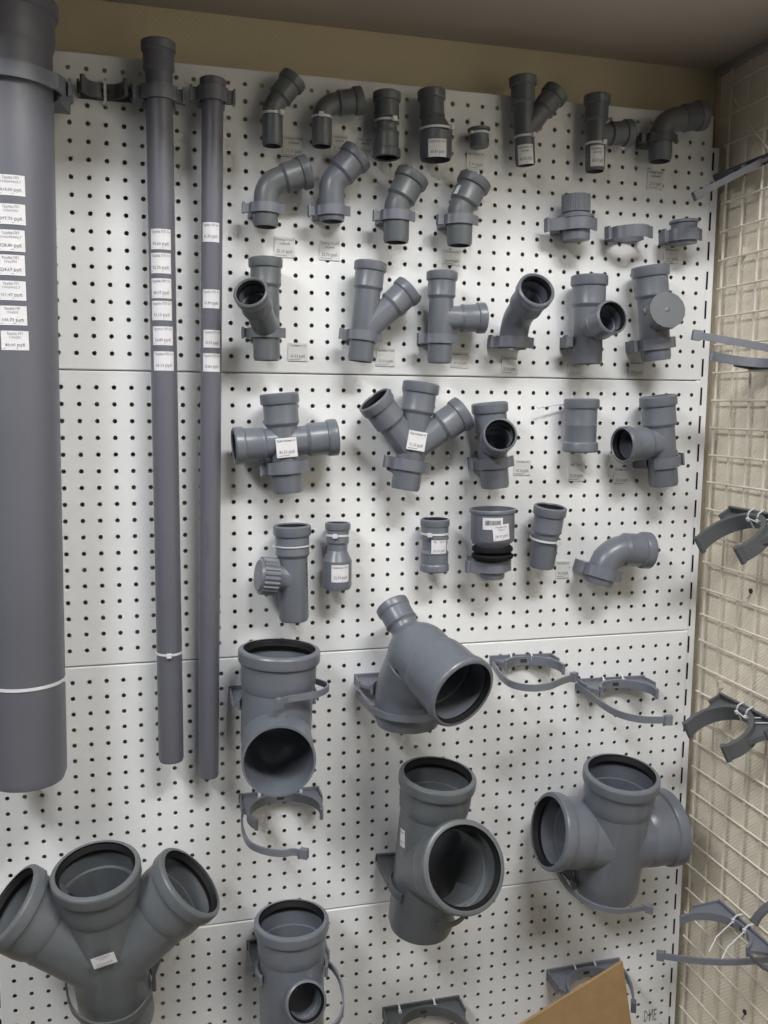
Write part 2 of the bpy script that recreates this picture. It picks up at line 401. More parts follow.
def big_clamp(label, o, u, n, a, R, h, W, phl, phr, m='clamp', strap=None, so=0., holes=True, latch=True, slot=False, group='open clamps without a pipe', c=None, th_=.005):
    """open pipe clip: bar on the wall with two curved claws, and a strap given as points (s, t)"""
    th = thing('pipe_clamp', label, 'pipe clamp', o, group)
    c = c or R + .014; T = th_
    ks = 26; A0, A1 = math.radians(-phl), math.radians(phr)
    ang = [A0 + (A1-A0)*k/ks for k in range(ks+1)]
    inn = [(R*math.sin(q), c - R*math.cos(q)) for q in ang]
    out = [((R+T)*math.sin(q), c - (R+T)*math.cos(q)) for q in ang]
    # claws + web: between the inner arc and the outer outline (bar, gussets, claws)
    def outer(k):
        q = ang[k]; x, y = out[k]
        if abs(q) < math.radians(78):                # gusset down to the bar
            f = abs(q)/math.radians(78); return (W*math.copysign(min(1, f*1.25), q) if f > .02 else 0, .004 + max(0, f-.8)/.2*(y-.004))
        return (x, y)
    og = [outer(k) for k in range(ks+1)]
    mb = MB(); mid = [((p[0]+q[0])/2, (p[1]+q[1])/2) for p, q in zip(inn, out)]
    mb.ribbon(mid, T, o, u, n, a, h)                 # the curved claws
    hh = h*.36; vs = []
    for k in (-hh/2, hh/2):
        for p in mid + og: vs.append(o + u*p[0] + n*p[1] + a*k)
    K = ks+1; fs = []; idx = [k for k in range(ks) if abs(ang[k]) < math.radians(84) and abs(ang[k+1]) < math.radians(84)]
    for k in idx:
        fs += [(k, K+k, K+k+1, k+1), (2*K+k, 2*K+k+1, 3*K+k+1, 3*K+k), (k, k+1, 2*K+k+1, 2*K+k), (K+k, 3*K+k, 3*K+k+1, K+k+1)]
    k = idx[0]; fs.append((k, 2*K+k, 3*K+k, K+k)); k = idx[-1]+1; fs.append((k, K+k, 3*K+k, 2*K+k))
    mb.add(vs, fs, closed=True)
    for sd in (-1, 1):                               # ribs from the bar ends to the claws
        q = [p for p, t_ in zip(og, ang) if t_*sd > 0 and abs(t_) < math.radians(88) and abs(p[0]) >= W*.93]
        if sd < 0: q = q[::-1]
        if len(q) > 1: mb.ribbon([(sd*W*.985, .002)] + q, T*.55, o, u, n, a, h*.96)
    mb.build('cradle', m, th, ang=30)
    bar = MB(); bar.box(o + n*.0022, u, n, a, W*1.02, .0020, h*.55); bar.build('mounting_bar', m, th, smooth=False)
    # knobs on the claw tips
    for k in (0, ks):
        x = (inn[k][0]+out[k][0])/2; y = (inn[k][1]+out[k][1])/2
        MB().tube([o + u*x + n*y - a*(h*.58), o + u*x + n*y + a*(h*.58)], T*.6, 12).build('claw_tip', m, th)
    if holes:
        MB().box(o + n*(c-R-.0002), u, n, a, .006, .0008, .003).build('screw_hole', 'dark', th, smooth=False)
    if strap:
        sm = spline(strap); sb = MB().ribbon(sm, .0032, o + a*so, u, n, a, h*.72).build('strap', m, th)
        if latch:
            e = sm[-1]; f = sm[-3]; dx, dy = e[0]-f[0], e[1]-f[1]; l = math.hypot(dx, dy); dd = u*(dx/l) + n*(dy/l)
            MB().box(o + a*so + u*e[0] + n*e[1], dd, a.cross(dd), a, .006, .0045, h*.5).build('latch', m, sb, smooth=False)
    return th
def strap_px(o, u, n, a, so, px):
    """strap course measured in the photo, on the plane of the clip"""
    out = []
    for x, y in px:
        d = ray(x, y); k = (o + a*so - CAM).dot(a)/d.dot(a); p = CAM + d*k - o; out.append((p.dot(u), p.dot(n)))
    return out
def axis_clamp(label, q, ax, R, h, W, phl, phr, strap, **k):
    """big clip square to a leaning pipe: q on the pipe axis, ax the axis"""
    a, n, u = frame_for(ax if ax.z > 0 else -ax); c = q.y/n.y - .0035; o = q - n*c
    if strap: strap = [(x*R, y*c if y < 1 else c + (y-1)*R) for x, y in strap]     # x in radii, y: 0 wall, 1 pipe axis, 2 pipe front
    return big_clamp(label, o, u, n, a, R, h, W, phl, phr, c=c, strap=strap, group='clips of the large fittings', **k)
def printed(parent, A, B, R, px, py, hpx, s_):
    """small marking printed along a pipe"""
    a = (B-A).normalized(); d = ray(px, py).normalized(); w0 = CAM - A; dp = d - a*d.dot(a); wp = w0 - a*w0.dot(a)
    qa, qb, qc = dp.dot(dp), 2*dp.dot(wp), wp.dot(wp) - R*R; t = (-qb - math.sqrt(max(0, qb*qb-4*qa*qc)))/(2*qa); hit = CAM + d*t
    c = A + a*(hit-A).dot(a); n = (hit-c).normalized(); sx = a.cross(n); tv, tf, tw = text_mesh(s_); k = M(hpx, hit)/tw
    vs = []
    for v in tv:
        ph = -v.y*k/R; vs.append(c + a*(v.x*k) + (n*math.cos(ph) + sx*math.sin(ph))*(R + .0004))
    MB().add(vs, tf).build('printed_marking', 'ink', parent, smooth=False)
def spline(pts, k=7):
    out = []; n = len(pts)
    for i in range(n-1):
        p0, p1, p2, p3 = pts[max(0, i-1)], pts[i], pts[i+1], pts[min(n-1, i+2)]
        for j in range(k):
            t = j/k
            out.append(tuple(.5*(2*p1[q] + (-p0[q]+p2[q])*t + (2*p0[q]-5*p1[q]+4*p2[q]-p3[q])*t*t + (-p0[q]+3*p1[q]-3*p2[q]+p3[q])*t**3) for q in (0, 1)))
    out.append(pts[-1]); return out

# ================================================================== THE SETTING
XS, YB, XG = 1.102, .045, 1.088          # side wall, back wall, wire grid
ZC = ZR + .112                            # underside of the low ceiling
def slab(name, lo, hi, m, kind='structure', label=None):
    lo, hi = V(lo), V(hi); c = (lo+hi)/2; h = (hi-lo)/2
    o = MB().box(c, V((1, 0, 0)), V((0, 1, 0)), V((0, 0, 1)), h.x, h.y, h.z).build(name, m, loc=V((0, 0, 0)), smooth=False)
    o['kind'] = kind
    if label: o['label'] = label
    return o
slab('wall_back', (-2.4, YB, 0), (XS+.1, YB+.1, 3.1), 'wallb', label='beige patterned wall behind and above the white boards')
slab('wall_right', (XS, -2.6, 0), (XS+.1, YB, 3.1), 'walls', label='cream ribbed wall behind the wire grid')
slab('floor', (-2.4, -2.6, -.1), (XS+.1, YB+.1, 0), 'floor')
slab('ceiling', (-2.4, -.40, ZC), (XS, YB, ZC+.04), 'ceil', label='low brownish ceiling over the boards')
slab('ceiling_main', (-2.4, -2.6, 3.1), (XS+.1, YB+.1, 3.2), 'ceil')
# grey trim along the top of the right wall
t = MB(); X1, Y1, Z1 = V((1, 0, 0)), V((0, 1, 0)), V((0, 0, 1))
t.box(V((XS-.006, -.16, ZC-.006)), X1, Y1, Z1, .006, .20, .006)
o = t.build('trim_1', 'trim', smooth=False); tag(o, kind='structure'); o['label'] = 'grey strip between the low ceiling and the right wall'
mb = MB().box(V((XS-.0005-.003, YB-.004, (ZC+.9)/2)), X1, Y1, Z1, .0035, .004, (ZC-.9)/2)
o = mb.build('trim_2', 'wallb', smooth=False); tag(o, kind='structure')

# ------------------------------------------------------------------ perforated boards
HX0, HX1 = -4, 42
XL, XR = -4.78*PITCH, 1.0672
def zrow(r): return ZR - r*PITCH
def panel(label, r0, r1, ztop, zbot, sx):
    th = thing('pegboard_panel', label, 'perforated board', V((XL, 0, zbot)), 'white perforated boards')
    K = 12; rh = .00345; n1 = V((0, -1, 0)); vs = []; fs = []
    th_ = .0012; e = .0016
    def av(x, y, z): vs.append((x, y, z)); return len(vs)-1
    xs = [HX0*PITCH + sx + (i-.5)*PITCH for i in range(HX1-HX0+2)]; zs = [zrow(r-.5) for r in range(r0, r1+2)]
    g = {}
    for i, x in enumerate(xs):
        for j, z in enumerate(zs): g[i, j] = av(x, 0, z)
    mids = {}
    def mid(a, b):
        k = (min(a, b), max(a, b))
        if k not in mids: mids[k] = av(*[(vs[a][q]+vs[b][q])/2 for q in range(3)])
        return mids[k]
    for i in range(len(xs)-1):
        for j in range(len(zs)-1):
            cx, cz = (xs[i]+xs[i+1])/2, (zs[j]+zs[j+1])/2
            f = []; b = []
            for k in range(K):
                q = 2*PI*k/K; f.append(av(cx+rh*math.cos(q), 0, cz+rh*math.sin(q))); b.append(av(cx+rh*math.cos(q), th_, cz+rh*math.sin(q)))
            A, B, C_, D = g[i+1, j], g[i, j], g[i, j+1], g[i+1, j+1]     # tr, tl, bl, br
            E_, N_, W_, S_ = mid(D, A), mid(A, B), mid(B, C_), mid(C_, D)
            rim = [E_, A, N_, B, W_, C_, S_, D]                           # 0,45,..315 deg
            # 12 hole points: 0,30,60,90...
            own = {0: [0], 45: [1, 2], 90: [3], 135: [4, 5], 180: [6], 225: [7, 8], 270: [9], 315: [10, 11]}
            degs = [0, 45, 90, 135, 180, 225, 270, 315]
            for q in range(0, 8, 2):
                h0 = q//2*3; c = rim[q+1]; m0 = rim[q]; m1 = rim[(q+2) % 8]
                fs.append((m0, c, f[(h0+1) % K], f[h0])); fs.append((c, f[(h0+2) % K], f[(h0+1) % K])); fs.append((c, m1, f[(h0+3) % K], f[(h0+2) % K]))
            for k in range(K): fs.append((f[k], f[(k+1) % K], b[(k+1) % K], b[k]))
    # plain margins with a small rolled edge
    xa, xb, za, zb = xs[0], xs[-1], zs[0], zs[-1]
    def quad(p): fs.append(tuple(av(*q) for q in p))
    X0, X9, Z0, Z9 = XL+e, XR-e, ztop-e, zbot+e
    quad([(X0, 0, Z0), (X9, 0, Z0), (X9, 0, za), (X0, 0, za)][::-1]); quad([(X0, 0, zb), (X9, 0, zb), (X9, 0, Z9), (X0, 0, Z9)][::-1])
    quad([(X0, 0, za), (xa, 0, za), (xa, 0, zb), (X0, 0, zb)][::-1]); quad([(xb, 0, za), (X9, 0, za), (X9, 0, zb), (xb, 0, zb)][::-1])
    for (p, q, r, s_) in (((X0, Z0), (X9, Z0), (XR, ztop), (XL, ztop)), ((X9, Z9), (X0, Z9), (XL, zbot), (XR, zbot)), ((X9, Z0), (X9, Z9), (XR, zbot), (XR, ztop)), ((X0, Z9), (X0, Z0), (XL, ztop), (XL, zbot))):
        quad([(p[0], 0, p[1]), (q[0], 0, q[1]), (r[0], .0016, r[1]), (s_[0], .0016, s_[1])])
        quad([(s_[0], .0016, s_[1]), (r[0], .0016, r[1]), (r[0], .012, r[1]), (s_[0], .012, s_[1])])
    m = MB(); m.add(vs, fs)
    m.build('sheet', 'board', th, smooth=False)
    return th
pn = [panel('white perforated board, topmost of the stack, with the bare upper edge', 0, 16, ZR+.0215, zrow(17)+.0008, -.0015),
      panel('white perforated board second from the top, with the pipe cross on it', 18, 34, zrow(17)-.0008, zrow(35)+.0008, 0),
      panel('white perforated board third from the top, behind the big tee and cross', 36, 52, zrow(35)-.0008, zrow(53)+.0008, .0024),
      panel('lowest white perforated board, with the pencil scribble near the cardboard', 54, 66, zrow(53)-.0008, zrow(67)-.01, .0010)]
# pencil scribble on the lowest board
tv, tf, tw = text_mesh('DИE'); p0 = P(650, 1015); k = .026/tw
sc = MB(); sc.add([p0 + V((v.x*k, -.0006, (v.y-.35)*.034)) for v in tv], tf)
o = sc.build('pencil_mark', 'inkp', pn[3], smooth=False); o['label'] = 'grey pencil scribble'
# uprights with slots
def upright(label, x0, x1, xs_, ztop):
    th = thing('slotted_upright', label, 'upright post', V(((x0+x1)/2, .006, 0)), 'slotted steel posts of the shelving')
    vs = []; fs = []; y = .0022
    def quad(*p):
        o = len(vs); vs.extend(p); fs.append((o, o+1, o+2, o+3))
    w = .0019; za, zb = ztop, .01
    R4 = lambda a, b, z0, z1: quad((a, y, z0), (b, y, z0), (b, y, z1), (a, y, z1))
    R4(x0, xs_-w, zb, za); R4(xs_+w, x1, zb, za)
    z = P(714, 161, 0).z - .0155; zt = za
    z -= .05*int((z-za)/.05)
    while z + .031 > za: z -= .05
    while z > zb+.05:
        R4(xs_-w, xs_+w, z+.031, zt); zt = z; z -= .05
    R4(xs_-w, xs_+w, zb, zt)
    for xx in (x0, x1): quad((xx, y, zb), (xx, y, za), (xx, YB-.001, za), (xx, YB-.001, zb))
    quad((x0, y, za), (x1, y, za), (x1, YB-.001, za), (x0, YB-.001, za))
    MB().add(vs, fs).build('channel', 'board', th, smooth=False)
    MB().box(V(((x0+x1)/2, .012, (zb+za)/2-.002)), X1, Y1, Z1, (x1-x0)/2-.001, .001, (za-zb)/2-.003).build('slot_shade', 'dark', th, smooth=False)  # dark plate added behind the slots for the shade inside the post
    return th
upright('white slotted steel post along the right edge of the boards, beside the wire grid', 1.0585, 1.082, 1.0705, P(718, 148, 0).z)
upright('white slotted steel post at the left edge of the boards, behind the big double branch', -.137, -.107, -.1225, ZR-.03)

# ------------------------------------------------------------------ wire grid on the right wall
gt = thing('wire_grid', 'cream enamelled wire grid panel hung on the right wall', 'wire grid', V((XG, -.2, .5)))
gz = PX(721, 400.6, XG).z
Y0 = PX(731.5, 400, XG).y; zt, zb = ZC-.018, .48
ys = [Y0 + .0471*k for k in range(1, -12, -1)]
for y in ys:
    MB().tube([V((XG, y, .01)), V((XG, y, zt))], .0022, 10).build('upright_wire', 'wire', gt)
k0 = int((zt-gz)/.0479); z = gz + .0479*k0
while z > zb:
    MB().tube([V((XG-.0040, ys[0]+.004, z)), V((XG-.0040, ys[-1]-.004, z))], .0019, 10).build('cross_wire', 'wire', gt)
    z -= .0479
for y in (ys[1], ys[7]):
    for z in (gz+.25, gz-.5):
        MB().box(V(((XG+XS)/2+.0012, y, z)), X1, Y1, Z1, (XS-XG)/2-.0014, .004, .006).build('wall_hook', 'wire', gt, smooth=False)
# slanting loose wire near the top of the grid
a_, b_ = PX(732, 97, XG-.010), PX(775, 158, XG-.010)
o = MB().tube([a_, a_*.5+b_*.5+V((0, 0, -.004)), b_], .0011, 8).build('wire', 'wire', loc=a_); tag(o, 'thin loose wire slanting across the top of the wire grid', 'wire')
# plugged screw holes in the right wall
for px, py, lb in ((751, 591, 'small dark screw hole in the right wall below the second claw clamp'), (745, 1012, 'small dark screw hole low in the right wall near the frame bottom')):
    p = PX(px, py, XS); th = thing('wall_plug', lb, 'wall plug', p)
    MB().revolve([(-.004, .0045), (.0015, .0045), (.0015, .0028), (-.004, .0028)], p, V((-1, 0, 0)), 16).build('sleeve', 'black', th)
    MB().box(p + V((-.0008, 0, 0)), X1, Y1, Z1, .0006, .003, .003).build('hole', 'black', th, smooth=False)
    MB().tube([p + V((-.0012, 0, -.005)), p + V((-.004, .001, -.011)), p + V((-.006, .002, -.014))], .0012, 8).build('screw', 'trim', th)
# brown wood at the top right corner of the frame
p = P(772, 2, .20)
th = thing('ceiling_bracket', 'reddish brown wooden block with a black foot under the ceiling, top right corner', 'bracket', p)
q = P(776, 2, .16)
MB().box(q + V((.012, 0, .03)), X1, Y1, Z1, .0135, .012, .045).build('block', 'wood', th, smooth=False)
MB().revolve([(-.008, .0), (-.008, .010), (-.006, .012), (.006, .012), (.008, .010), (.008, 0)], q + V((.012, 0, -.0235)), Z1, 24, closed=False).build('foot', 'black', th)

# ================================================================== LONG PIPES
def pp(x, y, d): return P(x, y, d)
RUB = lambda s: s + ' руб'
SMALL_PIPE = 'long pipes hung upright'
# thick 110 pipe
d1 = .079; A = pp(27.5, 778, d1); B = pp(7.5, -2, d1)
B = V((B.x, A.y, B.z)); R1 = .0545
f1 = fitting('drain_pipe', 'thickest long grey pipe, cut off by the left edge of the photo', 'pipe', SMALL_PIPE, [limb([A, B], R1, None, 'B', wall=.94)], 'pipe')
heads = ['Труба ПП', '110х2000']
for (y0, y1, x0, x1, l2, pr) in ((175, 195, -3, 24, '110х2000х2,7', '414,00'), (204, 224, -3, 24.5, '110х1500', '397,73'), (230, 251, -3, 24, '110х1000х2,7', '328,40'), (255, 275, -3, 24, '110х750', '224,67'), (281, 300, -3, 25, '110х500х2,7', '151,47'), (306, 325, -1, 26, '110х315', '100,73'), (331, 350, 2, 28, '110х250', '80,00')):
    sticker(f1, A, B, R1, (x0+x1)/2, (y0+y1)/2, x1-x0, y1-y0, ['Труба ПП', l2], RUB(pr), rot=.02)
ax = (B-A).normalized()
def at_px(A, B, y):                       # point of the axis A-B seen at image row y
    lo, hi = 0., 1.
    def py(t):
        w = A + (B-A)*t - CAM; return 512 - FOC*w.dot(UP)/w.dot(FW)
    f = (y - py(0))/(py(1)-py(0))
    for _ in range(6):
        e = .001; f -= (py(f)-y)/((py(f+e)-py(f-e))/(2*e))
    return A + (B-A)*f
clamp('pipe clip high on the thickest pipe, lug sticking out to its right', at_px(A, B, 83), ax, R1*1.045, lug='R', h=.020, wide=1.25)
tie('white cable tie round the lower part of the thickest pipe', at_px(A, B, 679), ax, R1, head=80, wd=.0042)
# 50 pipe
d2 = .040
A = pp(171.3, 760, d2); B = pp(158.2, 42, d2); B = V((B.x, A.y, B.z)); R2 = M(25.6, A*.5+B*.5)/2
f2 = fitting('drain_pipe', 'middle long grey pipe, with a bell end and six stickers in a column', 'pipe', SMALL_PIPE, [limb([A, B], R2, None, 'M', wall=.92)], 'pipe')
ax = (B-A).normalized()
for (y0, y1, xc, pr) in ((229, 249, 160.5, '55,60'), (253, 273, 160.5, '52,70'), (278.5, 298, 161, '40,07'), (301, 320, 161.5, '31,13'), (326.5, 345, 162.7, '26,80'), (351.5, 370.5, 163.7, '20,13')):
    sticker(f2, A, B, R2, xc, (y0+y1)/2, 21, y1-y0, ['Труба ПП 50'], RUB(pr))
clamp('pipe clip at the bell end of the middle long pipe, a lug on both sides', at_px(A, B, 94), ax, R2*1.02, lug='LR', h=.020, rtab=False)
tie('white cable tie with a round head on the middle long pipe', at_px(A, B, 652), ax, R2, head=-2, wd=.0030)
# 32 pipe
d3 = .034
A = pp(208.6, 776, d3); B = pp(212.8, 79, d3); B = V((B.x, A.y, B.z)); R3 = M(20.6, A*.5+B*.5)/2
f3 = fitting('drain_pipe', 'thinnest long grey pipe, right of the middle one, with four stickers', 'pipe', SMALL_PIPE, [limb([A, B], R3, None, 'T', wall=.9)], 'pipe')
ax = (B-A).normalized()
for (y0, y1, xc, pr) in ((222.5, 241.5, 210.5, '41,33'), (289.5, 308, 211, '31,80'), (330, 347.5, 212, '25,53'), (353.5, 371.5, 211.5, '15,80')):
    sticker(f3, A, B, R3, xc, (y0+y1)/2, 18, y1-y0, ['Труба ПП 40'], RUB(pr))
printed(f3, A, B, R3, 209, 541, 34, 'ПП 40х1,8 ГОСТ')
clamp('pipe clip just under the bell end of the thinnest long pipe', at_px(A, B, 95), ax, R3*1.04, lug='LR', h=.020, rtab=False)

# ================================================================== SMALL FITTINGS
def F(pt, d): return P(pt[0], pt[1], d)
def rpx(D, pt, d): return M(D, P(pt[0], pt[1], d))/2
SM = {'pipe_elbow': 'small pipe elbows', 'pipe_tee': 'small pipe tees', 'pipe_coupling': 'double ended couplings', 'pipe_reducer': 'pipe reducers', 'pipe_plug': 'small plugs and caps'}
def elbow(label, A, C, B, D, d, m='pvc', st='S', dB=None, fr=1.25, dC=None, tieinfo=None, clampinfo=None, gasket=True):
    a, c, b = F(A, d), F(C, d if dC is None else dC), F(B, d if dB is None else dB); r = rpx(D, A, d)
    f = fitting('pipe_elbow', label, 'elbow', SM['pipe_elbow'], [limb([a, c, b], r, None, st, rad=r*2*fr)], m, gasket)
    return f, a, c, b, r
# --- top row, tied on
f, a, c, b, r = elbow('slim 45 degree elbow tied on, leftmost fitting of the top row', (272.5, 146), (272.6, 107), (294.8, 78), 20.4, .030, 'pvc2', fr=1.0)
tie('white cable tie round the leftmost elbow of the top row', at_px(a, c, 114.5), c-a, r, head=35)
f, a, c, b, r = elbow('slim right angle elbow tied on, second fitting of the top row', (321.9, 146.5), (322.0, 105), (362, 100.2), 20, .030, 'pvc2', fr=.85)
tie('white cable tie round the right angle elbow of the top row', at_px(a, c, 118), c-a, r, head=-12)
# coupling
a, b = F((386.6, 158.5), .030), F((386.9, 92.5), .030); r = rpx(20.6, (386.8, 125), .030)
f = fitting('pipe_coupling', 'dark slim double bell coupling in the top row between elbow and reducer', 'coupling', SM['pipe_coupling'], [limb([a, b], r, 'S', 'S')], 'pvc2')
tie('white cable tie round the middle of the dark slim coupling', at_px(a, b, 122), b-a, r*1.17, head=18)
# eccentric reducer
a, b = F((435.8, 160), .034), F((435.8, 133.5), .034); r = rpx(32, (435.8, 150), .034)
a2, b2 = F((434.8, 134), .034), F((431.3, 91), .030); r2 = rpx(20.8, (431, 100), .03)
n_ = MB(); pth = [b*1.0, b + (b-a).normalized()*.006 + V((-.0015, 0, 0)), F((433.2, 122), .032), F((432, 117), .031)]
f = fitting('pipe_reducer', 'offset reducer in the top row, small bell above and wide sticker-bearing spigot below', 'reducer', SM['pipe_reducer'],
            [limb([a, b], r), limb([b - V((.004, 0, .01)), b2], r2, None, 'S')], 'pvc2', extra=[MB().tube(pth, [r*.995, r*.93, r2*1.2, r2*1.0], 40)])
sticker(f, a, b, r, 437.6, 147.5, 19, 17.5, ['Переход 50/40'], RUB('43,87'))
tie('white cable tie round the shoulder of the offset reducer', at_px(a, b, 130.5), b-a, r, head=42)
# plug
a, b = F((479.3, 147.5), .024), F((478.9, 128.5), .024); r = rpx(19.6, (479, 138), .024)
th = thing('pipe_plug', 'tiny flanged plug tied above a price slip in the top row', 'plug', a, SM['pipe_plug'])
L = (b-a).length
MB().revolve([(0, 0), (0, r*.9), (L*.1, r), (L*.82, r), (L*.86, r*1.13), (L*.98, r*1.15), (L, r*1.1), (L, r*.86), (L*.15, r*.84), (L*.15, 0)], a, b-a, 36, closed=False).build('body', 'pvc2', th)
MB().revolve([(L*.30, r*.99), (L*.30, r*1.04), (L*.38, r*1.04), (L*.38, r*.99)], a, b-a, 36).build('sealing_ring', 'pvc2', th)
tie('thin clear cable tie round the tiny plug of the top row', at_px(a, b, 134), b-a, r*1.0, head=-60, hs=.002)
# 45 tee
def tee(label, T, B_, D, root, mouth, d, dm=None, st='S', st2='S', m='pvc', Db=None, top=True, droot=None, name='pipe_tee', cat='tee', gasket=True, extra=(), group=None, dT=None):
    a, b = F(B_, d), F(T, d if dT is None else dT); r = rpx(D, B_, d)
    lims = [limb([a, b], r, None, st if top else None)]
    ro = F(root, d if droot is None else droot); mo = F(mouth, d if dm is None else dm)
    lims.append(limb([ro, mo], rpx(Db, B_, d) if Db else r*.985, None, st2))
    return fitting(name, label, cat, group or SM['pipe_tee'], lims, m, gasket, extra=extra), a, b, ro, mo, r
f, a, b, ro, mo, r = tee('slim Y tee tied on in the top row, branch up to the right', (522.8, 77), (525.2, 165), 20, (526, 131), (556.8, 91.5), .030, m='pvc2')
sticker(f, a, b, r, 525.8, 154, 16.5, 19, ['Тройник 45', '40х40'], RUB('58,33'), rot=.03)
tie('white cable tie round the slim Y tee of the top row', at_px(a, b, 137.5), b-a, r, head=25)
f, a, b, ro, mo, r = tee('slim T tee tied on in the top row, branch straight to the right', (597.3, 95.5), (594.6, 171.5), 19.3, (597, 134), (631, 132.8), .031, m='pvc2')
sticker(f, a, b, r, 598, 155.5, 15, 20, ['Тройник 90', '40х40'], RUB('58,33'), rot=.05)
tie('white cable tie round the slim T tee of the top row', at_px(a, b, 144.5), b-a, r, head=20)
f, a, c, b, r = elbow('right angle elbow in a clip, last fitting of the top row', (659.6, 161.5), (661.5, 121.5), (703.5, 115.2), 23, .040, 'pvc2', 'M', fr=.85)
clamp('pipe clip holding the last elbow of the top row', at_px(a, c, 139), c-a, r, 'L', m='clampd')
# --- second row
f, a, c, b, r = elbow('elbow bending up to the right, first of the second row under the slim ones', (265.7, 227), (266.5, 183.8), (309, 171), 24.8, .042, 'pvc2', 'E', fr=.8)
clamp('pipe clip on the first elbow of the second row', at_px(a, c, 209), c-a, r, 'L')
f, a, c, b, r = elbow('elbow with its clip at the very foot, second in the second row', (332, 221.5), (331.6, 183), (358.5, 154), 25.2, .042, 'pvc', 'E', fr=.8)
clamp('pipe clip at the very foot of the second elbow of the second row', at_px(a, c, 211.5), c-a, r, 'L')
f, a, c, b, r = elbow('slightly bent elbow, third in the second row, no sticker on its bell', (396, 242.5), (397, 205), (413.8, 174.5), 25.4, .042, 'pvc2', 'E', fr=.6)
clamp('pipe clip on the third elbow of the second row', at_px(a, c, 216.5), c-a, r, 'L')
f, a, c, b, r = elbow('slightly bent elbow with a small white sticker under its bell, end of the second row', (459.4, 245.5), (460.4, 210), (476, 179), 25.2, .042, 'pvc2', 'E', fr=.6)
sticker(f, c, b, r*1.17, 457.3, 189.5, 5, 9.5, ['Отвод'], '22', rot=.0)
clamp('pipe clip on the elbow that has a small sticker', at_px(a, c, 220.5), c-a, r, 'L')
# air valve in clip
def ring_fit(label, cx, ytop, ybot, D, d, m='pvc'):
    a, b = F((cx, ybot), d), F((cx, ytop), d); return a, b, M(D, a)/2
a, b, r = ring_fit('', 576, 195, 240.5, 29, .036)
th = thing('pipe_plug', 'ribbed screw cap on a flanged stub, held in a clip in the second row', 'screw cap', a, SM['pipe_plug'])
u_ = (b-a)
ribbed(MB(), a+u_*.61, a+u_*.99, r*.98, 40, .025).build('ribbed_cap', 'pvc', th, ang=25)
MB().revolve([(0, 0), (0, r*.92), (.02, r*.97), (u_.length*.30, r*.97), (u_.length*.32, r*1.02), (u_.length*.44, r*1.02), (u_.length*.475, r*1.24), (u_.length*.54, r*1.24), (u_.length*.55, r*.90), (u_.length*.60, r*.90), (u_.length*.60, 0)], a, u_, 40, closed=False).build('body', 'pvc', th)
clamp('pipe clip under the ribbed screw cap, long flat tab to the right', a + u_*.34, u_, r*1.03, 'L', h=.019, wide=1.9)
# empty closed clamp
a, b, r = ring_fit('', 631, 225, 241, 31, .032)
clamp('empty closed pipe clip between the ribbed cap and the last plug of the second row', (a+b)*.5, b-a, r, 'L', h=.019)
# plug in clamp
a, b, r = ring_fit('', 684, 220.5, 244, 25.5, .036)
th = thing('pipe_plug', 'short flanged plug in a clip, rightmost of the second row above a price slip', 'plug', a, SM['pipe_plug']); L = (b-a).length
MB().revolve([(0, 0), (0, r*.95), (.003, r), (L*.86, r), (L*.88, r*1.12), (L*.98, r*1.12), (L, r*1.05), (L, r*.85), (L*.3, r*.82), (L*.3, 0)], a, b-a, 40, closed=False).build('body', 'pvc', th)
clamp('pipe clip round the short flanged plug, rightmost of the second row', a + (b-a)*.36, b-a, r, 'L', h=.019)

# --- third row
f, a, b, ro, mo, r = tee('Y tee whose dark open branch points left and out, first of the third row', (265.5, 258), (266.7, 360.5), 26.4, (267.2, 330), (250.3, 291.5), .042, dm=.120, st='M', st2='M', m='pvc2')
clamp('pipe clip of the first tee of the third row', at_px(a, b, 333), b-a, r, 'L')
f, a, b, ro, mo, r = tee('leaning Y tee with its branch up to the right, in the third row', (370.9, 262), (360.3, 361.5), 25.5, (364.5, 331), (410.5, 288.5), .042, st='M', st2='M', dm=.046)
clamp('pipe clip of the leaning Y tee of the third row', at_px(a, b, 336), b-a, r, 'L')
f, a, b, ro, mo, r = tee('T tee with its branch straight to the right, in the third row', (442.2, 271.5), (439.4, 363), 24.4, (441.3, 318.5), (484.8, 318), .042, st='M', st2='M', dm=.046)
clamp('pipe clip of the T tee of the third row', at_px(a, b, 339), b-a, r, 'L')
f, a, c, b, r = elbow('elbow with its open bell facing the viewer, in the third row', (513, 349), (514.5, 322), (537, 289), 28.6, .044, 'pvc', 'M', dB=.128, fr=.9)
clamp('pipe clip of the elbow with the open bell', at_px(a, c, 342.5), c-a, r, 'L')
f, a, b, ro, mo, r = tee('T tee with its open branch facing out to the right, in the third row', (589.5, 275.5), (587.4, 364), 28.6, (588.8, 330), (612.8, 316.6), .046, dm=.112, st='M', st2='T', Db=27.5)
clamp('pipe clip behind the tee with the open branch, only its ends showing', at_px(a, b, 341.5), b-a, r, 'L', band=False)
